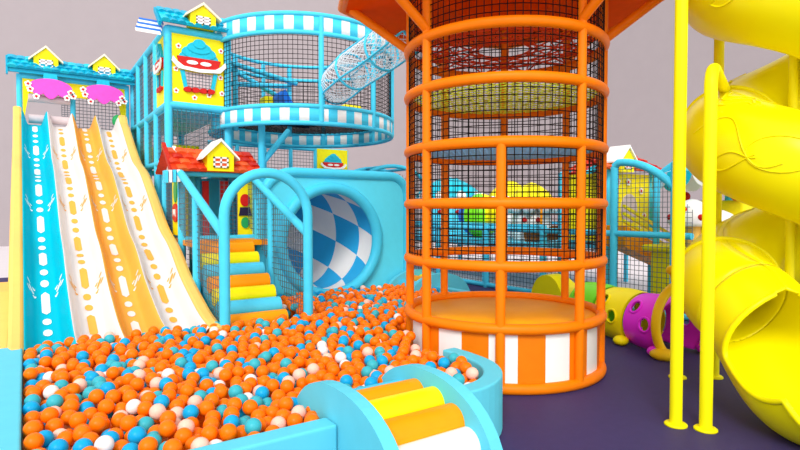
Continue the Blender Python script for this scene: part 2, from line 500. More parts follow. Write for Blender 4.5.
# ---------------------------------------------------------------- slide gate
g=thing('slide_gate',(.82,12.1,0),'turquoise tiled gate with two yellow dormers and pink icing above the wave slide','gate')
for x in(-.05,.78,1.7): pipe(g,[(x,12.1,0),(x,12.1,4.05 if x!=.78 else 3.8)],.045)
pipe(g,[(-.05,12.1,4.02),(1.7,12.1,4.02)],.05,name='beam')
MB().box2((-.0,12.08,3.72),(1.68,12.12,4.0)).build('facade_board',PYEL,g)
m=MB()
for x in(.08,1.5): m.prism([(0,0),(.1,0),(.04,-.35),(0,-.7)] if x<1 else [(0,0),(.15,0),(.15,-.75),(.08,-.4)],(x-.08 if x<1 else 1.53,12.08,3.75),X_,Z_,-Y_,.02)
m.build('facade_edge',PYEL,g)
m=MB(); tiles(m,(-.22,12.18,4.38),X_,(0,-1,-.95),2.12,.36,3,16,2); m.box2((-.22,11.93,4.05),(1.9,12.0,4.12)); m.build('roof',[TILE1,TILE2],g)
m=MB(); m.prism([(0,0),(.12,0),(.12,.32),(.02,.32)],(-.24,11.9,4.0),Y_,Z_,X_,.03); m.build('roof_end',TILE2,g)
for x in(.36,1.3): dormer(g,(x,11.97,4.14),X_,-Y_,.38,.4,PYEL,IVORY,.3)
m=MB()
for x in(.42,1.27):
    pts=ell(0,0,.34,.17,30,0,PI)+[(-.34+.68*k/30,-.12*math.sin(PI*k/30)-.07*abs(math.sin(PI*3*k/30))) for k in range(1,30)]
    m.prism(pts,(x,11.9,3.8),X_,Z_,-Y_,.07)
m.build('pink_icing',PINK,g,bevel=.01)
m=MB()
for x in(.42,1.27): m.prism([(-.12,.0),(.12,0),(.1,.14),(-.1,.14)],(x,11.98,3.93),X_,Z_,-Y_,.1)
m.build('icing_cap',TILE1,g,bevel=.01)
fl=[]
for x in(.42,1.27):
    for dx,dz in((-.31,-.02),(-.22,-.14),(-.34,.07),(.31,-.02),(.25,-.12),(.35,-.08)): fl.append((x+dx,11.82,3.77+dz))
flowers(g,fl,X_,Z_,-Y_,.06)
m=MB().net((.82,12.1,3.05),X_,Z_,.82,.75,.065,.006); m.build('net',GNET,g)
MB().tube([(.08,12.0,3.62),(.73,12.0,3.62)],.07,16).build('roller',ROLL,g)
MB().tube([(.08,12.0,3.25),(.73,12.0,3.25)],.08,16).build('roller',ROLL,g)
m=MB().net((.6,12.12,3.35),X_,Z_,.14,.25,.045,.005); m.build('net',GNET,g)
MB().box2((-.05,12.05,2.95),(1.7,13.4,3.03)).build('deck',CY,g)
MB().ball((1.52,11.98,3.33),.1,14,10,(1,.5,1.2)).build('green_knob',DGREEN,g)

# ---------------------------------------------------------------- square play tower with cupcake boards
b=thing('play_tower',(2.27,9.9,0),'square turquoise pipe tower with yellow cupcake boards and a tiled roof behind the red-roofed cottage','play frame')
x0,x1,y0,y1=1.82,2.72,8.9,12.1
for (x,y) in((x0,y0),(x1,y0),(x0,y1),(x1,y1),(x0,9.75),(x0,10.6),(x0,11.4)): pipe(b,[(x,y,0),(x,y,4.36)],.058)
for z in(4.34,3.2,2.35):
    pipe(b,[(x0,y0,z),(x1,y0,z)],.058,name='beam'); pipe(b,[(x0,y0,z),(x0,y1,z)],.055,name='beam'); pipe(b,[(x1,y0,z),(x1,y1,z)],.055,name='beam')
    pipe(b,[(x0,y1,z),(x1,y1,z)],.055,name='beam')
MB().box2((x0+.04,y0-.015,3.25),(x1-.04,y0+.015,4.3)).build('cupcake_board',PYEL,b)
bd=b.children[-1]
cupcake(bd,(2.27,8.885,3.84),X_,Z_,-Y_,.78,.88)
flowers(bd,[(1.93,8.88,3.42),(1.97,8.88,4.1),(2.2,8.88,3.34),(2.42,8.88,3.4),(2.62,8.88,3.45),(2.61,8.88,4.12),(2.6,8.88,3.7),(1.93,8.88,3.75)],X_,Z_,-Y_,.045)
MB().box2((x0-.015,8.97,3.25),(x0+.015,9.7,4.3)).build('cupcake_board',PYEL,b)
bd=b.children[-1]
cupcake(bd,(x0-.015,9.33,3.85),Y_,Z_,-X_,.55,.8)
m=MB()
for (ya,yb) in((9.75,10.6),(10.6,11.4),(11.4,12.1)): m.net((x0,ya,3.2),Y_,Z_,yb-ya,1.14,.08,.005)
m.net((x1,y0,3.2),Y_,Z_,y1-y0,1.14,.09,.005)
m.net((x0,y0,2.35),X_,Z_,.9,.85,.065,.005)
m.net((x0,y1,2.35),X_,Z_,.9,2.0,.08,.005)
m.net((x0,y0,2.35),Y_,Z_,3.2,.85,.085,.005)
m.net((x1,y0,.2),Y_,Z_,3.2,2.9,.1,.005)
m.build('net',GNET,b)
MB().box2((x0,y0,3.12),(x1,y1,3.17)).build('deck',CY,b)
MB().box2((x0,y0,1.2),(x1,y1,1.26)).build('deck',CY,b)
m=MB(); tiles(m,(x0-.12,y0+.2,4.7),X_,(0,-1,-.85),x1-x0+.16,.46,3,9,2); m.build('roof',[TILE1,TILE2],b)
m=MB(); tiles(m,(x0-.02,y0+3.0,4.4),-Y_,(-1,0,-.01),.01,.01,1,1,2)
m=MB(); m.prism([(-.16,.02),(.22,.34),(.24,.28),(-.12,-.03)],(x0-.15,y0,4.36),Y_,Z_,X_,.04); m.build('roof_end',TILE2,b)
dormer(b,(2.3,8.72,4.4),X_,-Y_,.38,.32,PYEL,IVORY,.25)
m=MB()
for k in range(6):
    m.m=k%2; y_=9.12-.06*k; z_=4.5-.05*k
    m.prism([(0,0),(.06,.05),(.06,.065),(0,.015)],(x0-.36-.02*k,y_,z_),-Y_,-Z_,X_,.34)
m.build('striped_flap',[BLUE,WHITE],b)
# yellow storage and slide seen behind the nets
MB().box2((x0+.1,10.2,2.4),(x1-.1,11.8,2.75)).build('yellow_block',SYE,b,bevel=.05)

# ---------------------------------------------------------------- red-roofed cottage and landing
c=thing('cottage',(2.25,8.1,0),'small playhouse with red tiled roof and yellow dormer atop the coloured roll stairs','playhouse')
X0,X1,YF,YB=1.74,2.76,7.76,8.78
for (x,y) in((X0,YF),(X1,YF),(X0,YB),(X1,YB),(2.1,8.35),(2.0,YF+.5)): pipe(c,[(x,y,0),(x,y,2.12)],.05)
for pts in (((X0,YF,2.1),(X1,YF,2.1)),((X0,YF,2.1),(X0,YB,2.1)),((X1,YF,2.1),(X1,YB,2.1)),((X0,YF,1.2),(X1,YF,1.2))): pipe(c,pts,.05,name='beam')
MB().box2((X0,7.2,1.13),(X1,YB,1.2)).build('landing',SOR,c)
m=MB(); tiles(m,(X0-.14,YF+.42,2.46),X_,(0,-1,-.62),X1-X0+.2,.62,4,9,3,.02); m.build('roof',[RT1,RT2,RT3],c)
m=MB(); tiles(m,(X1+.06,YF+.44,2.46),-X_,(0,1,-.62),X1-X0+.2,.6,4,9,3,.02); m.build('roof',[RT1,RT2,RT3],c)
m=MB(); m.prism([(-.08,.0),(.42,.4),(.96,.0)],(X0-.02,YF,2.1),Y_,Z_,X_,.04); m.build('gable',WHITE,c)
m=MB(); m.prism([(-.12,.02),(.42,.44),(.42,.38),(-.06,-.02)],(X0-.16,YF,2.1),Y_,Z_,X_,.05); m.build('barge_board',RT3,c)
dormer(c,(2.22,YF-.16,2.13),X_,-Y_,.36,.4,PYEL,WHITE,.45)
# left facing yellow print board and front boards
MB().box2((X0-.01,YF+.06,1.25),(X0+.02,YF+.5,2.04)).build('print_board',PYEL,c); bd=c.children[-1]
m=MB(); m.prism(ell(0,0,.09,.16,14),(X0-.012,YF+.28,1.86),Y_,Z_,-X_,.015); m.m=1; m.prism(ell(0,0,.15,.13,16),(X0-.012,YF+.28,1.56),Y_,Z_,-X_,.02); m.m=2; m.prism([(-.07,-.05),(0,0),(.07,-.05),(.07,.05),(0,0),(-.07,.05)][:3]+[(.07,.05),(-.07,.05)],(X0-.034,YF+.28,1.56),Y_,Z_,-X_,.006)
m.build('print',[DGREEN,RED,WHITE],bd)
MB().box2((2.5,YF-.01,1.25),(2.71,YF+.02,2.05)).build('print_board',PYEL,c); bd=c.children[-1]
m=MB(); m.m=1; m.prism(ell(0,.24,.07,.09,14),(2.6,YF-.012,1.5),X_,Z_,-Y_,.02); m.m=0; m.prism([(-.09,.02),(.09,.02),(.07,.14),(-.07,.14)],(2.6,YF-.012,1.5),X_,Z_,-Y_,.02); m.m=2; m.prism(ell(0,-.08,.06,.08,14),(2.6,YF-.012,1.5),X_,Z_,-Y_,.02)
m.build('print',[DARK,RED,DGREEN],bd)
m=MB().box2((2.13,8.2,1.2),(2.22,8.24,2.02)); m.box2((2.36,8.1,1.2),(2.47,8.14,2.02)); m.build('red_strip',RED,c)
MB().box2((1.86,8.3,1.2),(2.0,8.34,2.0)).build('yellow_strip',SYE,c)
MB().box2((1.8,8.7,1.2),(2.7,8.72,2.08)).build('rear_board',CY,c)
m=MB().net((X0,YF+.5,1.2),Y_,Z_,.5,.9,.06,.005); m.net((X1,YF,1.2),Y_,Z_,1.0,.9,.07,.005); m.net((2.25,YF,1.22),X_,Z_,.24,.85,.06,.005); m.build('net',GNET,c)

# ---------------------------------------------------------------- roll stairs and their handrail frame
s=thing('roll_stairs',(2.1,6.5,0),'staircase of seven orange, blue and yellow foam rolls rising from the ball pit','stairs')
cols=[SOR,SBL,SYE,SOR,SBL,SYE,SOR]
for k in range(7):
    MB().tube([(1.76,5.98+.185*k,.36+.122*k),(2.47,5.98+.185*k,.36+.122*k)],.098,28).build('roll',cols[k],s,bevel=.02)
m=MB(); m.prism([(5.95,.1),(7.2,.1),(7.2,1.05),(7.05,1.05),(5.95,.3)],(1.78,0,0),Y_,Z_,X_,.72); m.build('stair_core',CY,s)
h=thing('stair_frame',(2.17,6.5,0),'turquoise arch and sloping handrails with netting over the foam roll stairs','handrail frame')
YA=5.72
arch=[(1.7,YA,0),(1.7,YA,1.53)]+[(2.17-.47*math.cos(a),YA,1.53+.47*math.sin(a)) for a in [PI*k/20 for k in range(1,20)]]+[(2.64,YA,1.53),(2.64,YA,0)]
pipe(h,arch,.055,name='arch')
for x in(1.7,2.64):
    pipe(h,[(x,YA,1.33),(x,7.55,2.06),(x,7.68,2.1),(x,7.75,2.1)],.05,name='handrail')
    pipe(h,[(x,6.85,0),(x,6.85,1.75)],.045)
    m=MB().net((x,YA,.3),Y_,Z_,2.0,1.8,.068,.0045,lambda a,b: b<1.03+a*.4 and b>a*.62-.15)
    m.build('net',GNET,h)
m=MB()
for k in range(4): m.m=k%2; m.box((1.62-.05*k+.05,7.66-.0*k,2.05-.005*k),(.035,.16,.16))
m.build('striped_end',[WHITE,CYD],h)

# ---------------------------------------------------------------- round platform
RC=V((4.19,9.25,0)); RR=1.6
rp=thing('round_platform',tuple(RC),'round raised netted platform with turquoise and white striped bands, upper centre-left','play platform')
def striped(mb,c,R,z0,z1,n,ph=0,duty=.42,seg=8):
    tot=n*seg
    mb.rev([(R,z0),(R,z1)],c,tot,ph,ph+2*PI,True,lambda k:1 if (k%seg)<duty*seg else 0)
for (z0,z1) in((2.93,3.19),(4.3,4.58)):
    m=MB()
    if z0<4: striped(m,RC,RR,z0,z1,34,0,.5)
    else: m.rev([(RR,z0),(RR,z1)],RC,20*8,math.radians(140),math.radians(352),True,lambda k:1 if k%8<4 else 0)
    m.build('striped_band',[CY,WHITE],rp,solid=.02)
    for z in(z0,z1): MB().ring((RC.x,RC.y,z),RR,.036,80,12).build('ring',CYD,rp)
for k in (10,45,82,120,165,210,255,298):
    a=math.radians(245.5+k); p=(RC.x+RR*math.cos(a),RC.y+RR*math.sin(a)); pipe(rp,[(*p,2.95),(*p,4.55)],.042)
m=MB().cylnet(RC,RR-.02,3.2,4.33,.075,.07,.0055); m.build('side_net',BLACK,rp)
m=MB(); nn=22
for k in range(-nn,nn+1):
    q=k/nn*RR; L=math.sqrt(max(0,RR*RR-q*q))
    m.bar(RC+V((q,-L,3.19)),RC+V((q,L,3.19)),.006); m.bar(RC+V((-L,q,3.19)),RC+V((L,q,3.19)),.006)
m.build('floor_net',BLACK,rp)
# inner play ramps
for (za,zb,yy) in((4.15,4.0,9.6),(3.85,4.0,9.9),(4.25,3.75,10.1)): pipe(rp,[(3.0,yy,za),(4.3,yy+.2,zb)],.045,CYD,'inner_beam')
for (x,y) in((3.1,9.7),(4.2,9.9)): pipe(rp,[(x,y,3.0),(x,y,4.3)],.045,CYD,'inner_post')
MB().prism([(.1,0),(.7,0),(.8,.35),(.5,.1),(.3,.1),(0,.6),(-.05,.5)],(3.95,9.5,3.21),X_,Z_,Y_,.5).build('blue_block',BLUE,rp,bevel=.03)
MB().box2((5.0,9.2,3.21),(5.4,9.5,3.6)).build('yellow_block',SYE,rp,bevel=.04)
MB().box2((3.75,10.0,3.21),(4.0,10.3,3.75)).build('yellow_block',SYE,rp,bevel=.04)
# support posts
for (x,y) in((3.05,9.9),(3.15,8.55)): pipe(rp,[(x,y,0),(x,y,2.95)],.055,CYD,'support_post')
pipe(rp,[(3.15,8.55,2.35),(3.75,8.9,2.95)],.05,CYD,'brace')

# ---------------------------------------------------------------- wire tube from tower to round platform
w=thing('wire_tube',(4.0,7.0,3.3),'see-through wire mesh crawl tube linking the orange tower deck to the round platform','crawl tube')
P=[V((4.02,5.5,3.9)),V((4.03,5.95,3.82)),V((4.0,6.5,3.71)),V((3.95,6.95,3.62)),V((3.95,7.25,3.55)),V((4.0,7.5,3.54)),V((4.1,7.8,3.56))]
def spl(P,n):
    out=[]
    for i in range(len(P)-1):
        p0,p1,p2,p3=P[max(i-1,0)],P[i],P[i+1],P[min(i+2,len(P)-1)]
        for k in range(n):
            t=k/n; out.append(.5*((2*p1)+(p2-p0)*t+(2*p0-5*p1+4*p2-p3)*t*t+(3*p1-p0-3*p2+p3)*t**3))
    out.append(P[-1]); return out
Q=spl(P,6); rt=.27
def frames(Q):
    T=[(Q[min(i+1,len(Q)-1)]-Q[max(i-1,0)]).normalized() for i in range(len(Q))]; U=[]
    for t in T: u=t.cross(Z_).normalized(); U.append((u,u.cross(t).normalized()))
    return T,U
T,U=frames(Q)
def surf(i,a,r=rt): return Q[i]+U[i][0]*r*math.cos(a)+U[i][1]*r*math.sin(a)
m=MB(); NA=22
for k in range(NA):
    for sg in(1,-1):
        m.tube([surf(i,2*PI*k/NA+sg*i*.16) for i in range(len(Q))],.0045,3,caps=False)
m.build('mesh',WNET,w)
for i in(0,10,19,len(Q)-1): MB().tube([surf(i,2*PI*k/28,rt+.005) for k in range(28)],.018,8,True).build('hoop',CYD,w)
for a in(.6,2.2,3.7,5.2): MB().tube([surf(i,a,rt+.01) for i in range(len(Q))],.014,8).build('stringer',CYD,w)

# ---------------------------------------------------------------- tunnel wall
t=thing('crawl_tunnel',(4.1,7.45,0),'big turquoise rounded wall with a round tunnel opening lined in blue and white checks','tunnel')
OX,OZ,OR_=3.8,1.13,.77
outer=[(2.7,0)]+[(2.7,1.6)]+[(3.2-.5*math.cos(a),1.64+.5*math.sin(a)) for a in [PI/2*k/8 for k in range(1,9)]]+[(4.86+.32*math.sin(a),1.82+.32*math.cos(a)) for a in [PI/2*k/8 for k in range(9)]]+[(5.18,0)]
# front and back faces with a hole, built as a strip between the outline and the circle
def outpt(a):
    dx,dz=math.cos(a),math.sin(a); best=None
    n=len(outer)
    for i in range(n):
        (ax,az),(bx,bz)=outer[i],outer[(i+1)%n]; ex,ez=bx-ax,bz-az
        den=dx*ez-dz*ex
        if abs(den)<1e-9: continue
        tt=((ax-OX)*ez-(az-OZ)*ex)/den; uu=((ax-OX)*dz-(az-OZ)*dx)/den
        if tt>0 and -1e-6<=uu<=1+1e-6 and (best is None or tt<best): best=tt
    return OX+dx*best,OZ+dz*best
angs=sorted(set([2*PI*k/96 for k in range(96)]+[math.atan2(z-OZ,x-OX)%(2*PI) for x,z in outer]))
n=len(angs); m=MB()
for yy in(7.4,7.5):
    vs=[]; 
    for a in angs: vs.append((OX+OR_*math.cos(a),yy,OZ+OR_*math.sin(a))); x,z=outpt(a); vs.append((x,yy,z))
    m.add(vs,[(2*i,2*i+1,2*((i+1)%n)+1,2*((i+1)%n)) for i in range(n)],False)
vs=[]
for a in angs:
    x,z=outpt(a); vs+=[(x,7.4,z),(x,7.5,z)]
m.add(vs,[(2*i,2*i+1,2*((i+1)%n)+1,2*((i+1)%n)) for i in range(n)],False)
m.build('wall_panel',CYP,t)
edge=[outpt(a) for a in angs]; edge=[(x,z) for x,z in edge if z>.01]
ed=[V((x,7.42,z)) for x,z in sorted(edge,key=lambda p:-math.atan2(p[1]-.2,p[0]-OX))]
pts=[V((5.18,7.42,0))]+[V((x,7.42,z)) for x,z in outer[::-1][1:-1]]+[V((2.7,7.42,0))]
MB().tube(pts,.075,14).build('edge_padding',CY,t)
MB().ring((OX,7.39,OZ),OR_+.03,.085,72,14,(X_,Z_)).build('opening_rim',CY,t)
# curved checked tube: goes back then bends to the left
RB=1.15
def tun(sv,a,r):
    L0=.12; A=1.75
    d=sv*(L0+RB*A)
    if d<L0: cpt=V((OX,7.4+d,OZ)); ux=X_
    else:
        al=(d-L0)/RB; cpt=V((OX-RB+RB*math.cos(al),7.4+L0+RB*math.sin(al),OZ+.12*al)); ux=V((math.cos(al),math.sin(al),0))
    return cpt+ux*r*math.cos(a)+Z_*r*math.sin(a)
NS,NAa=40,80
m=MB().grid(lambda a,b: tun(a,2*PI*b+a*1.6,OR_),NS,NAa,True,lambda i,j:1 if ((i//6)+(j//8))%2 and not (math.cos(2*PI*(j+.5)/80+i/40*1.6)<-.1 and math.sin(2*PI*(j+.5)/80+i/40*1.6)>-.45) else 0)
m.build('checked_lining',[mat('tunnel_blue',(50,178,236),.4,.02),WHITE],t)
m=MB().grid(lambda a,b: tun(a,2*PI*b,OR_+.05),24,48,True); m.build('tunnel_shell',CYD,t)
ec=tun(1,0,0)

# low arched net run behind the tunnel wall
a_=thing('arched_net_run',(5.9,8.9,0),'low arched turquoise pipe frame with netting behind the tunnel wall, left of the orange tower','net frame')
DXA=.85
pa=[(4.4,9.0,0),(4.4,9.0,1.9)]+[(4.4+.75*(1-math.cos(x)),9.0,1.9+.42*math.sin(x)) for x in [PI*k/14 for k in range(1,14)]]+[(5.9,9.0,1.9),(5.9,9.0,0)]
pa=[(x+DXA,y,z+.14 if z>0 else 0) for x,y,z in pa]; pipe(a_,pa,.04,name='hoop'); pipe(a_,[(x,y+.8,z) for x,y,z in pa],.04,name='hoop')
for k in(4,7,10): pipe(a_,[pa[k],(pa[k][0],9.8,pa[k][2])],.03,name='rail')
MB().net((4.4+DXA,9.0,.4),X_,Z_,1.5,1.9,.08,.005,lambda a,b:b<1.5+.42*math.sin(PI*min(1,max(0,a/1.5)))).build('net',GNET,a_)

# panel box far behind under the round platform
f=thing('climbing_frame',(4.6,11.5,0),'distant turquoise pipe frame with netting and a yellow cupcake board under the round platform','net frame')
for x in(3.7,4.3,4.9,5.5,6.3): pipe(f,[(x,11.5,0),(x,11.5,3.0)],.045)
for z in(2.98,2.15): pipe(f,[(3.1,11.5,z),(6.3,11.5,z)],.045,name='beam')
m=MB().net((3.1,11.5,2.0),X_,Z_,2.4,.98,.075,.006); m.build('net',GNET,f)
MB().box2((5.52,11.44,2.35),(6.3,11.47,3.0)).build('cupcake_board',PYEL,f); cupcake(f.children[-1],(5.91,11.435,2.62),X_,Z_,-Y_,.62,.62,False)

# ---------------------------------------------------------------- orange tower
o=thing('net_tower',tuple(TC),'tall round orange pipe tower wrapped in black netting over a striped drum base','climbing tower')
base=math.atan2(-4.21,-4.25)-math.radians(.5)
levels=[.045,.565,1.11,1.66,2.19,2.74,3.21]
for z in levels: MB().ring((TC.x,TC.y,z),TR,.049,96,14).build('ring',OR,o)
for k in range(8):
    a=base+PI/4*k; p=(TC.x+TR*math.cos(a),TC.y+TR*math.sin(a))
    top=2.22 if k in(0,) else 3.8
    pipe(o,[(*p,0.02),(*p,top)],.043,OR)
    q=(TC.x+1.62*math.cos(a),TC.y+1.62*math.sin(a))
    if k!=0: pipe(o,[(*p,3.28),(*q,3.76)],.045,OR,'strut')
m=MB(); ph=base+math.radians(1.5-7.5); seg=8
m.rev([(TR-.02,.04),(TR-.02,.55)],TC,96,ph,ph+2*PI,True,lambda k:1 if k%8<4 else 0)
m.build('striped_drum',[OR2,WHITE],o)
MB().rev([(0,.55),(TR-.01,.55),(TR-.01,.52),(0,.52)],TC,96).build('platform',ORP,o)
for zz,mt in((2.2,SKNET),(2.75,GRNET),(3.24,RNET)):
    m=MB()
    if mt is RNET:
        for k in range(12):
            a=2*PI*k/12
            for d in(4,5): m.bar(TC+V((TR*math.cos(a),TR*math.sin(a),zz)),TC+V((TR*math.cos(a+d*.52),TR*math.sin(a+d*.52),zz)),.009,5)
        for q in(.35,.7): m.ring((TC.x,TC.y,zz),TR*q,.012,24,5)
    else:
        nn=12
        for k in range(-nn,nn+1):
            q=k/nn*TR; L=math.sqrt(max(0,TR*TR-q*q)); m.bar(TC+V((q,-L,zz)),TC+V((q,L,zz)),.006); m.bar(TC+V((-L,q,zz)),TC+V((L,q,zz)),.006)
    m.build('floor_net',mt,o,label={'sky_net_cord':'blue floor net','lime_net_cord':'lime floor net','red_web_rope':'red rope web'}[mt.name])
MB().cylnet(TC,TR-.005,1.11,3.75,.066,.064,.005,seg=80).build('side_net',BLACK,o)
m=MB(); 
m.rev([(.6,3.75),(1.7,3.75),(1.72,4.0),(.6,4.0),(.6,3.75)],TC,8,base,base+2*PI,False); m.build('deck',ORD,o)
MB().rev([(0,4.1),(.8,4.1),(.8,4.05),(0,4.05)],TC,32).build('upper_deck',PYEL,o)
rg=[V((TC.x+1.72*math.cos(base+PI/4*k),TC.y+1.72*math.sin(base+PI/4*k),3.8)) for k in range(8)]
MB().tube(rg,.06,12,True).build('deck_rim',OR,o)

# ---------------------------------------------------------------- caterpillar tunnel
ca=thing('caterpillar_tunnel',(6.05,4.1,0),'crawl-through caterpillar tunnel with magenta, yellow and lime sections beside the fence','play tunnel')
dv=V((.27,.963,0)); rv=V((.963,-.27,0)); c0=V((5.97,3.24,0)); cr=.335
def archsec(k,matl,name='section'):
    m=MB(); L=.5; g0=k*.54
    def fn(a,b,r):
        ang=-.85+(PI+1.7)*a
        bul=1+.05*math.sin(PI*b)
        return c0+dv*(g0+.03+L*b)+rv*math.cos(ang)*r*bul+Z_*(.3+math.sin(ang)*r*bul*.98-.02)
    holes=[]
    nu,nv=40,20
    # round port holes are left open
    def hole(i,j):
        a=(i+.5)/nu; bb=(j+.5)/nv
        for (ca_,cb) in((.80,.3),(.69,.72),(.2,.5)):
            if ((a-ca_)*(PI+1.7)*cr)**2+((bb-cb)*L)**2<.072**2: return True
        return False
    for r,fl in((cr,0),(cr-.025,1)):
        vs=[fn(i/nu,j/nv,r) for i in range(nu+1) for j in range(nv+1)]; fs=[]
        for i in range(nu):
            for j in range(nv):
                if not hole(i,j): a=i*(nv+1)+j; fs.append((a,a+nv+1,a+nv+2,a+1))
        m.add(vs,fs)
    sct=m.build(name,matl,ca)
    m=MB()
    for (ca_,cb) in((.80,.3),(.69,.72),(.2,.5)):
        m.tube([fn(ca_+.078*math.cos(x)/((PI+1.7)*cr),cb+.078*math.sin(x)/L,cr+.004) for x in [2*PI*k/20 for k in range(20)]],.014,6,True)
    m.build('porthole_rim',matl,sct)
    for sd in(-1,1):
        MB().ball(c0+dv*(g0+.02)+rv*sd*(cr-.0)+Z_*.06,.09,14,10,(1,1,.66)).build('foot',matl,ca)
archsec(0,MAG); archsec(1,SYE); archsec(2,GREEN)
MB().tube([c0+dv*(1.66+.1*k)+Z_*(.3+.012*k*k) for k in range(6)],[.27,.25,.2,.15,.1,.05],20).build('tail',SYE,ca,bevel=.01)
m=MB()
op=[c0-dv*.03+rv*math.cos(a)*(cr+.05)+Z_*(.36+math.sin(a)*(cr+.1)) for a in [-.75+(PI+1.5)*k/30 for k in range(31)]]
m.tube(op,.05,12).build('face_frame',AMB,ca)
for sd in(-1,1):
    MB().tube([c0-dv*.03+rv*sd*.14+Z_*.74,c0-dv*.05+rv*sd*.2+Z_*.92],.02,8).build('antenna',AMB,ca)
    MB().ball(c0-dv*.05+rv*sd*.21+Z_*.95,.05,14,10).build('antenna_knob',AMB,ca)
    MB().ball(c0-dv*.07+rv*sd*.12+Z_*.78,.06,14,10).build('eye',WHITE,ca)
    e=ca.children[-1]; MB().ball(c0-dv*.12+rv*sd*.12+Z_*.78,.03,10,8).build('pupil',BLACK,e)
    MB().ball(c0-dv*.08+rv*sd*.33+Z_*.05,.11,14,10,(1.1,1.3,.6)).build('shoe',AMB if sd<0 else MAG,ca)

# ---------------------------------------------------------------- spiral slide
sp=thing('spiral_slide',(5.25,1.99,0),'bright yellow enclosed spiral tube slide with support poles at the right','slide')
SC=V((5.29,1.96,0)); SR,sr=.46,.385
thl=math.radians(145.7)
path=[]
def zh(a): return 2.14-1.27*(a-thl)/(2*PI)
a0=thl-3.3*PI; a1=thl+2*PI+.25
N=220
hel=[(SC+V((SR*math.cos(a0+(a1-a0)*k/N),SR*math.sin(a0+(a1-a0)*k/N),zh(a0+(a1-a0)*k/N))),180.) for k in range(N+1)]
pe,_=hel[-1]; pd=(hel[-1][0]-hel[-2][0]).normalized()
ex=V((4.41,1.36,.41)); L=(ex-pe).length
tail=[]
for k in range(1,41):
    t=k/40; h00=2*t**3-3*t*t+1;h10=t**3-2*t*t+t;h01=-2*t**3+3*t*t;h11=t**3-t*t
    p=pe*h00+pd*L*h10+ex*h01+V((-.45,-.89,-.02)).normalized()*L*h11
    p.z-=.6*t*t*(1-t)
    wv=max(0,(t-.2)/.26); ang=180-98*math.sin(min(1,wv)*PI/2) if wv>0 else 180
    tail.append((p,ang))
def sweep(seq,r,matl,name,parent,n=40,wave=0):
    P=[s[0] for s in seq]; m=MB(); vs=[]
    for i,(p,ang) in enumerate(seq):
        tt=(P[min(i+1,len(P)-1)]-P[max(i-1,0)]).normalized(); u=tt.cross(Z_).normalized(); w=u.cross(tt).normalized()
        for k in range(n+1):
            a=math.radians(-90-ang+2*ang*k/n); rr=r
            if ang<179: 
                e=abs(k/n*2-1); rr=r*(1+.03*e**4*(180-ang)/95)
            vs.append(p+u*math.cos(a)*rr+w*math.sin(a)*rr)
    fs=[(i*(n+1)+k,i*(n+1)+k+1,(i+1)*(n+1)+k+1,(i+1)*(n+1)+k) for i in range(len(P)-1) for k in range(n)]
    m.add(vs,fs); ob=m.build(name,matl,parent,solid=.02); return ob,vs
sweep(hel,sr,YEL,'tube',sp)
ob,vs=sweep([hel[-1]]+tail,sr,YEL,'chute',sp)
n1=41
rimpts=[vs[i*n1] for i in range(len(tail)+1) if i>=9]; rim2=[vs[i*n1+40] for i in range(len(tail)+1) if i>=9]
lastrow=[vs[(len(tail))*n1+k] for k in range(n1)]
MB().tube(rimpts+lastrow[1:-1]+rim2[::-1],.022,10).build('chute_rim',YEL,sp)
def helf(a):
    p=SC+V((SR*math.cos(a),SR*math.sin(a),zh(a))); q=SC+V((SR*math.cos(a+.02),SR*math.sin(a+.02),zh(a+.02)))
    tt=(q-p).normalized(); u=tt.cross(Z_).normalized(); return p,tt,u,u.cross(tt).normalized()
for dg in(-215,-45,100,-30+360-5,-45-180+50):
    a=thl+math.radians(dg); 
    if a>a1: continue
    p,tt,u,w_=helf(a); MB().tube([p+u*(sr+.012)*math.cos(x)+w_*(sr+.012)*math.sin(x) for x in [2*PI*k/48 for k in range(48)]],.02,8,True).build('flange',YEL,sp)
# swirls moulded on the tube
m=MB()
def onT(a,f,r=sr+.012): p,tt,u,w_=helf(a); return p+u*r*math.cos(f)+w_*r*math.sin(f)
for base_a in(thl-2*PI,thl,thl+2*PI-1.9):
    for q in(0,1.35,-1.3):
        b0=base_a+q
        if b0+.9>a1 or b0-.6<a0: continue
        m.tube([onT(b0+.9*t_,(.25+.45*math.sin(t_*5.5))) for t_ in [k/24 for k in range(25)]],.007,5)
        m.tube([onT(b0+.3+.4*t_,(-.35+.5*t_*t_+.25*math.sin(t_*4))) for t_ in [k/16 for k in range(17)]],.007,5)
        m.tube([onT(b0+.3+.38*t_,(-.35+.25*t_-.15*math.sin(t_*4))) for t_ in [k/16 for k in range(17)]],.007,5)
        m.tube([onT(b0-.5+.25*math.cos(x),.1+.35*math.sin(x)) for x in [2*PI*k/24 for k in range(24)]],.006,5,True)
        for dd in(0,.12,.24): m.tube([onT(b0+.7*t_-.4,(1.1+dd*1.6+.12*math.sin(t_*9+dd*9))) for t_ in [k/20 for k in range(21)]],.006,5)
m.build('swirl_relief',YEL,sp)
for q in(thl+1.95,thl+1.95-2*PI):
    p,tt,u,w_=helf(q); cc=p+u*(sr-.02)+w_*.02
    d=MB().ball((0,0,0),.21,24,12,(1,1,.45),u.to_track_quat('Z','Y').to_matrix()); d.v=[tuple(V(v)+cc) for v in d.v]
    dm=d.build('clear_dome',CLEAR,sp)
    MB().ring(cc+u*.03,.215,.022,32,8,(tt,w_)).build('dome_rim',YEL,dm)
def ypole(x,y,z1,zt=None,extra=None):
    pts=[(x,y,.0),(x,y,z1)]+(extra or [])
    p=pipe(sp,pts,.044,YELP,'support_pole',18)
    MB().rev([(0,0),(.08,0),(.08,.012),(.07,.02),(0,.02)],(x,y,.0),28).build('base_plate',YELP,p)
ypole(3.975,2.19,5.0)
ax=V((5.42,2.52,0))-V((4.07,2.02,0))
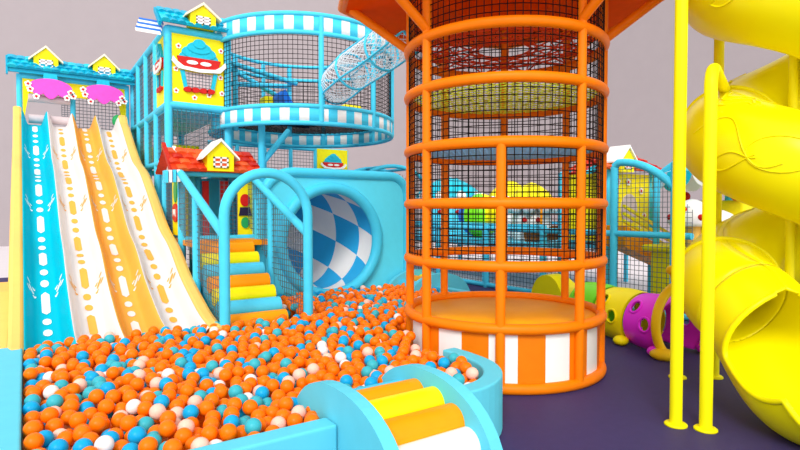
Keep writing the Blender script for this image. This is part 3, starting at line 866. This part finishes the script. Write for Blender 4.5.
ex_=[tuple(V((4.07,2.02,2.48))+ax*.17*(1-math.cos(t_))*1.0+Z_*.17*math.sin(t_)) for t_ in [PI*k/2/8 for k in range(1,9)]]
ex_+=[tuple(V((4.07,2.02,2.65))+ax*f+Z_*(-.02*f)) for f in(.3,.5,.7)]
ypole(4.07,2.02,2.48,extra=ex_)
ypole(5.42,2.62,5.0)
ypole(5.12,2.81,2.0)
pipe(sp,[(5.29,1.96,0),(5.29,1.96,5)],.035,YELP,'centre_pole')

# ---------------------------------------------------------------- fence and the play village behind it
fe=thing('net_fence',(7.9,8.5,0),'long turquoise pipe fence with grey netting behind the orange tower and caterpillar','fence')
FX=7.9
for y in(4.41,5.42,6.9,8.4,10.0,11.7,13.4): pipe(fe,[(FX,y,0),(FX,y,2.3 if y<5.5 else 1.3)],.06)
for z in(.05,1.22): pipe(fe,[(FX,4.15,z),(FX,13.4,z)],.05,name='rail')
m=MB().net((FX,5.42,.05),Y_,Z_,8.0,1.15,.085,.006); m.build('net',GNET,fe)
m=MB().net((FX,4.15,.05),Y_,Z_,1.27,2.35,.075,.005,lambda a,b: b<1.55+.78*math.sin(min(1,a/1.2)*PI/2)); m.build('net',GNET,fe)
pipe(fe,[(FX,5.42,2.3)]+[(FX,5.35-1.0*t_,2.36-.5*t_**2.2) for t_ in [k/10 for k in range(11)]],.06,name='curved_rail')

h2=thing('playhouse',(9.0,6.2,0),'far yellow playhouse with red roof and white-roofed dormer right of the orange tower','playhouse')
for (x,y) in((8.4,5.9),(9.75,5.9),(8.4,6.9),(9.75,6.9)): pipe(h2,[(x,y,0),(x,y,2.3)],.05)
MB().box2((8.5,5.88,1.05),(9.65,5.92,2.25)).build('wall_board',PYEL,h2); bd2=h2.children[-1]
MB().box2((8.38,5.95,1.05),(8.42,6.85,2.25)).build('wall_board',PYEL,h2)
MB().prism(ell(0,0,.24,.27,20),(9.0,5.88,1.62),X_,Z_,-Y_,.02).build('net_window',ROLL,bd2)
flowers(bd2,[(8.65,5.86,2.1),(8.95,5.86,2.1),(9.35,5.86,1.95),(8.65,5.86,1.25),(9.45,5.86,1.5),(9.3,5.86,1.25)],X_,Z_,-Y_,.07)
m=MB(); tiles(m,(8.05,6.6,2.74),X_,(0,-1,-.5),1.95,.95,4,12,3,.02); m.build('roof',[RT1,RT2,RT3],h2)
dormer(h2,(8.63,5.66,2.26),X_,-Y_,.36,.42,PYEL,WHITE,.35)
MB().box2((8.4,5.85,.97),(9.8,6.9,1.04)).build('deck',CY,h2)
MB().prism([(0,.5),(1.6,0),(1.6,.28),(0,.85)],(8.1,5.35,.5),X_,Z_,Y_,.35).build('ramp',SOR,h2,bevel=.02)
m=MB()
for k in range(3): m.prism([(0,.9+k*.12),(1.6,.33+k*.12),(1.6,.38+k*.12),(0,.95+k*.12)],(8.1,5.36,.5),X_,Z_,Y_,.04)
m.build('ramp_rail',SYE,h2)

pz=thing('parasol_stall',(9.5,4.4,0),'far stall with a blue and white scalloped canopy half hidden behind the yellow poles','stall')
PX,PY=9.5,4.4
pipe(pz,[(PX,PY,1.0),(PX,PY,2.3)],.06)
m=MB()
Rp=1.15
m.rev([(0,2.62),(Rp,2.2)],(PX,PY,0),64,0,2*PI,True,lambda k:(k//4)%2)
for k in range(16):
    a=2*PI*(k+.5)/16; u=V((-math.sin(a),math.cos(a),0)); nn=V((math.cos(a),math.sin(a),0)); m.m=k%2
    ww=Rp*math.sin(PI/16)
    m.prism(ell(0,0,ww,.26,12,PI,2*PI),V((PX,PY,2.2))+nn*Rp*math.cos(PI/16),u,Z_,nn,.012)
m.build('canopy',[WHITE,TILE1],pz)
MB().box2((8.15,3.5,.95),(10.2,5.1,1.05)).build('counter',SYE,pz,bevel=.04)
MB().box2((8.25,3.6,0),(10.1,5.0,.95)).build('counter_base',PYEL,pz,bevel=.04)
MB().box2((8.9,3.9,1.05),(10.0,4.9,1.75)).build('display_box',PYEL,pz,bevel=.06)
pipe(pz,[(8.5,5.05,1.0),(8.5,5.05,2.15)],.05,CYD,'post'); pipe(pz,[(10.1,3.6,1.0),(10.1,3.6,2.15)],.05,CYD,'post'); pipe(pz,[(8.5,5.05,2.15),(8.5,4.5,2.5)],.05,CYD,'brace')
for (x,y,q) in((8.85,4.0,0),(8.85,4.4,0),(8.9,4.8,0)): MB().ball((x,y,1.82),.08,12,8).build('red_knob',RED,pz)
def mush(x,y,z,s_,lab,capm=WHITE,dot=RED,stem=CREAM):
    t=thing('toadstool_figure',(x,y,z),lab,'figure')
    MB().rev([(0,0),(.14*s_,0),(.11*s_,.18*s_),(.12*s_,.34*s_),(0,.34*s_)],(x,y,z),24).build('stem',stem,t)
    m=MB().rev([(0,.3*s_),(.27*s_,.28*s_),(.31*s_,.33*s_),(.28*s_,.46*s_),(.18*s_,.58*s_),(.06*s_,.64*s_),(0,.65*s_)],(x,y,z),28); cp=m.build('cap',capm,t)
    m=MB()
    for k in range(9):
        a=k*.8; zz=(.4 if k%2 else .5)*s_; rr=(.285 if k%2 else .24)*s_
        m.ball((x+rr*math.cos(a),y+rr*math.sin(a),z+zz),.045*s_,10,7)
    m.build('cap_dot',dot,cp)
    return t
mush(8.33,4.38,1.05,1.1,'white toadstool with red dots seen between the two yellow poles')
mush(8.6,4.1,1.05,.85,'small white toadstool with red dots just right of the near yellow pole')

# deck behind the fence, seen through the tower
dk=thing('village_deck',(10,10,0),'long turquoise raised deck with pipe rails seen through the orange tower netting','deck')
MB().box2((8.3,7.2,.8),(11.2,15,.95)).build('deck_board',CY,dk,bevel=.02)
for y in(7.3,9.0,11,13,14.8):
    for x in(8.4,11.1): pipe(dk,[(x,y,0),(x,y,1.3)],.05)
pipe(dk,[(8.4,7.3,1.28),(8.4,14.8,1.28)],.035,name='rail'); pipe(dk,[(11.1,7.3,1.28),(11.1,14.8,1.28)],.035,name='rail')
def hut(x,y,z,w_,hh,wallm,roofm,lab):
    t=thing('play_hut',(x,y,z),lab,'hut')
    MB().rev([(w_*.8,0),(w_*.85,hh*.5),(w_*.8,hh),(0,hh)],(x,y,z),24).build('wall',wallm,t)
    MB().rev([(w_*1.15,hh-.05),(w_*1.1,hh+.1),(w_*.7,hh+.35),(w_*.3,hh+.5),(0,hh+.55)],(x,y,z),24).build('roof',roofm,t)
    m=MB()
    for k in range(10): a=2*PI*k/10; m.ball((x+w_*1.05*math.cos(a),y+w_*1.05*math.sin(a),z+hh),.15,10,8)
    m.build('icing_drip',WHITE,t)
    d=MB()
    for dx in(-.35,.35):
        a=math.atan2(-y,-x)+dx; d.ball((x+w_*.84*math.cos(a),y+w_*.84*math.sin(a),z+hh*.6),.06,10,8)
    d.build('round_button',RED,t)
hut(9.6,11.7,.95,.8,1.0,CYP,TILE1,'round turquoise hut with white icing edge at the left of the far deck')
hut(10.2,10.0,.95,.55,.85,WHITE,PYEL,'round white hut with yellow roof in the middle of the far deck')
hut(9.35,8.5,.95,.5,.72,WHITE,PYEL,'round white hut with yellow roof at the near end of the far deck')
bl=thing('beach_ball',(8.95,9.74,.95),'large lime, yellow and blue striped ball resting on the far deck','ball')
BR=.52
m=MB(); m.rev([(BR*math.sin(PI*k/16),BR-BR*math.cos(PI*k/16)) for k in range(17)],(8.95,9.74,.95),36,0,2*PI,True,lambda k:(k//6)%3); m.build('ball_skin',[GREEN,SYE,BLUE],bl)
bt=thing('toy_boat',(8.65,7.6,.95),'small brown and orange boat shape standing on the far deck','boat')
MB().prism([(-.4,.35),(-.28,.05),(.3,0),(.4,.35),(.2,.25),(-.2,.22)],(8.5,7.6,.95),Y_,Z_,X_,.3).build('hull',BROWN,bt,bevel=.02)
MB().tube([(8.65,7.6,1.1),(8.65,7.6,1.75)],.025,8).build('mast',SOR,bt)
rf=thing('red_canopy',(9.6,7.2,0),'red and teal slanted canopy on posts seen through the right of the orange tower','canopy')
m=MB(); tiles(m,(10.2,7.8,2.7),-Y_,(-1,0,-.5),.85,.8,4,6,3); m.build('roof',[RT1,RT3,TILE1],rf)
for y in(7.05,7.7): pipe(rf,[(9.9,y,.95),(9.4,y,2.4)],.05)
# yellow low climber beyond the ball pit
yc=thing('foam_arch',(7.3,6.3,0),'low yellow foam arch block behind the tower platform beside the caterpillar','foam block')
MB().prism(ell(0,0,.35,.5,20,0,PI),(7.3,6.3,0),Y_,Z_,X_,.3).build('arch_block',SYE,yc,bevel=.03)

# ---------------------------------------------------------------- light and camera
wd=bpy.data.worlds.new('world'); bpy.context.scene.world=wd; wd.use_nodes=True
wd.node_tree.nodes['Background'].inputs[0].default_value=(1.,.985,.97,1); wd.node_tree.nodes['Background'].inputs[1].default_value=1.0
sl=bpy.data.lights.new('key_light','SUN'); sl.energy=2.0; sl.angle=.35; sl.color=(1,.98,.95)
so=bpy.data.objects.new('key_light',sl); C.objects.link(so); so.rotation_euler=(math.radians(52),0,math.radians(-46))
fl_=bpy.data.lights.new('hall_fill','SUN'); fl_.energy=1.3; fl_.angle=1.2
fo=bpy.data.objects.new('hall_fill',fl_); C.objects.link(fo); fo.rotation_euler=(math.radians(72),0,math.radians(-8))
cd=bpy.data.cameras.new('camera'); co=bpy.data.objects.new('camera',cd); C.objects.link(co)
cd.sensor_width=36; cd.lens=36*550/800; cd.clip_start=.05; cd.clip_end=200
co.location=(0,0,1.6); co.rotation_euler=(PI/2-math.atan(15/550),0,-th)
bpy.context.scene.camera=co
for ob in list(bpy.data.objects):
    if '_l' in ob: del ob['_l']
sc=bpy.context.scene
sc.view_settings.view_transform='Standard'; sc.view_settings.look='None'; sc.view_settings.gamma=1; sc.view_settings.exposure=0.0
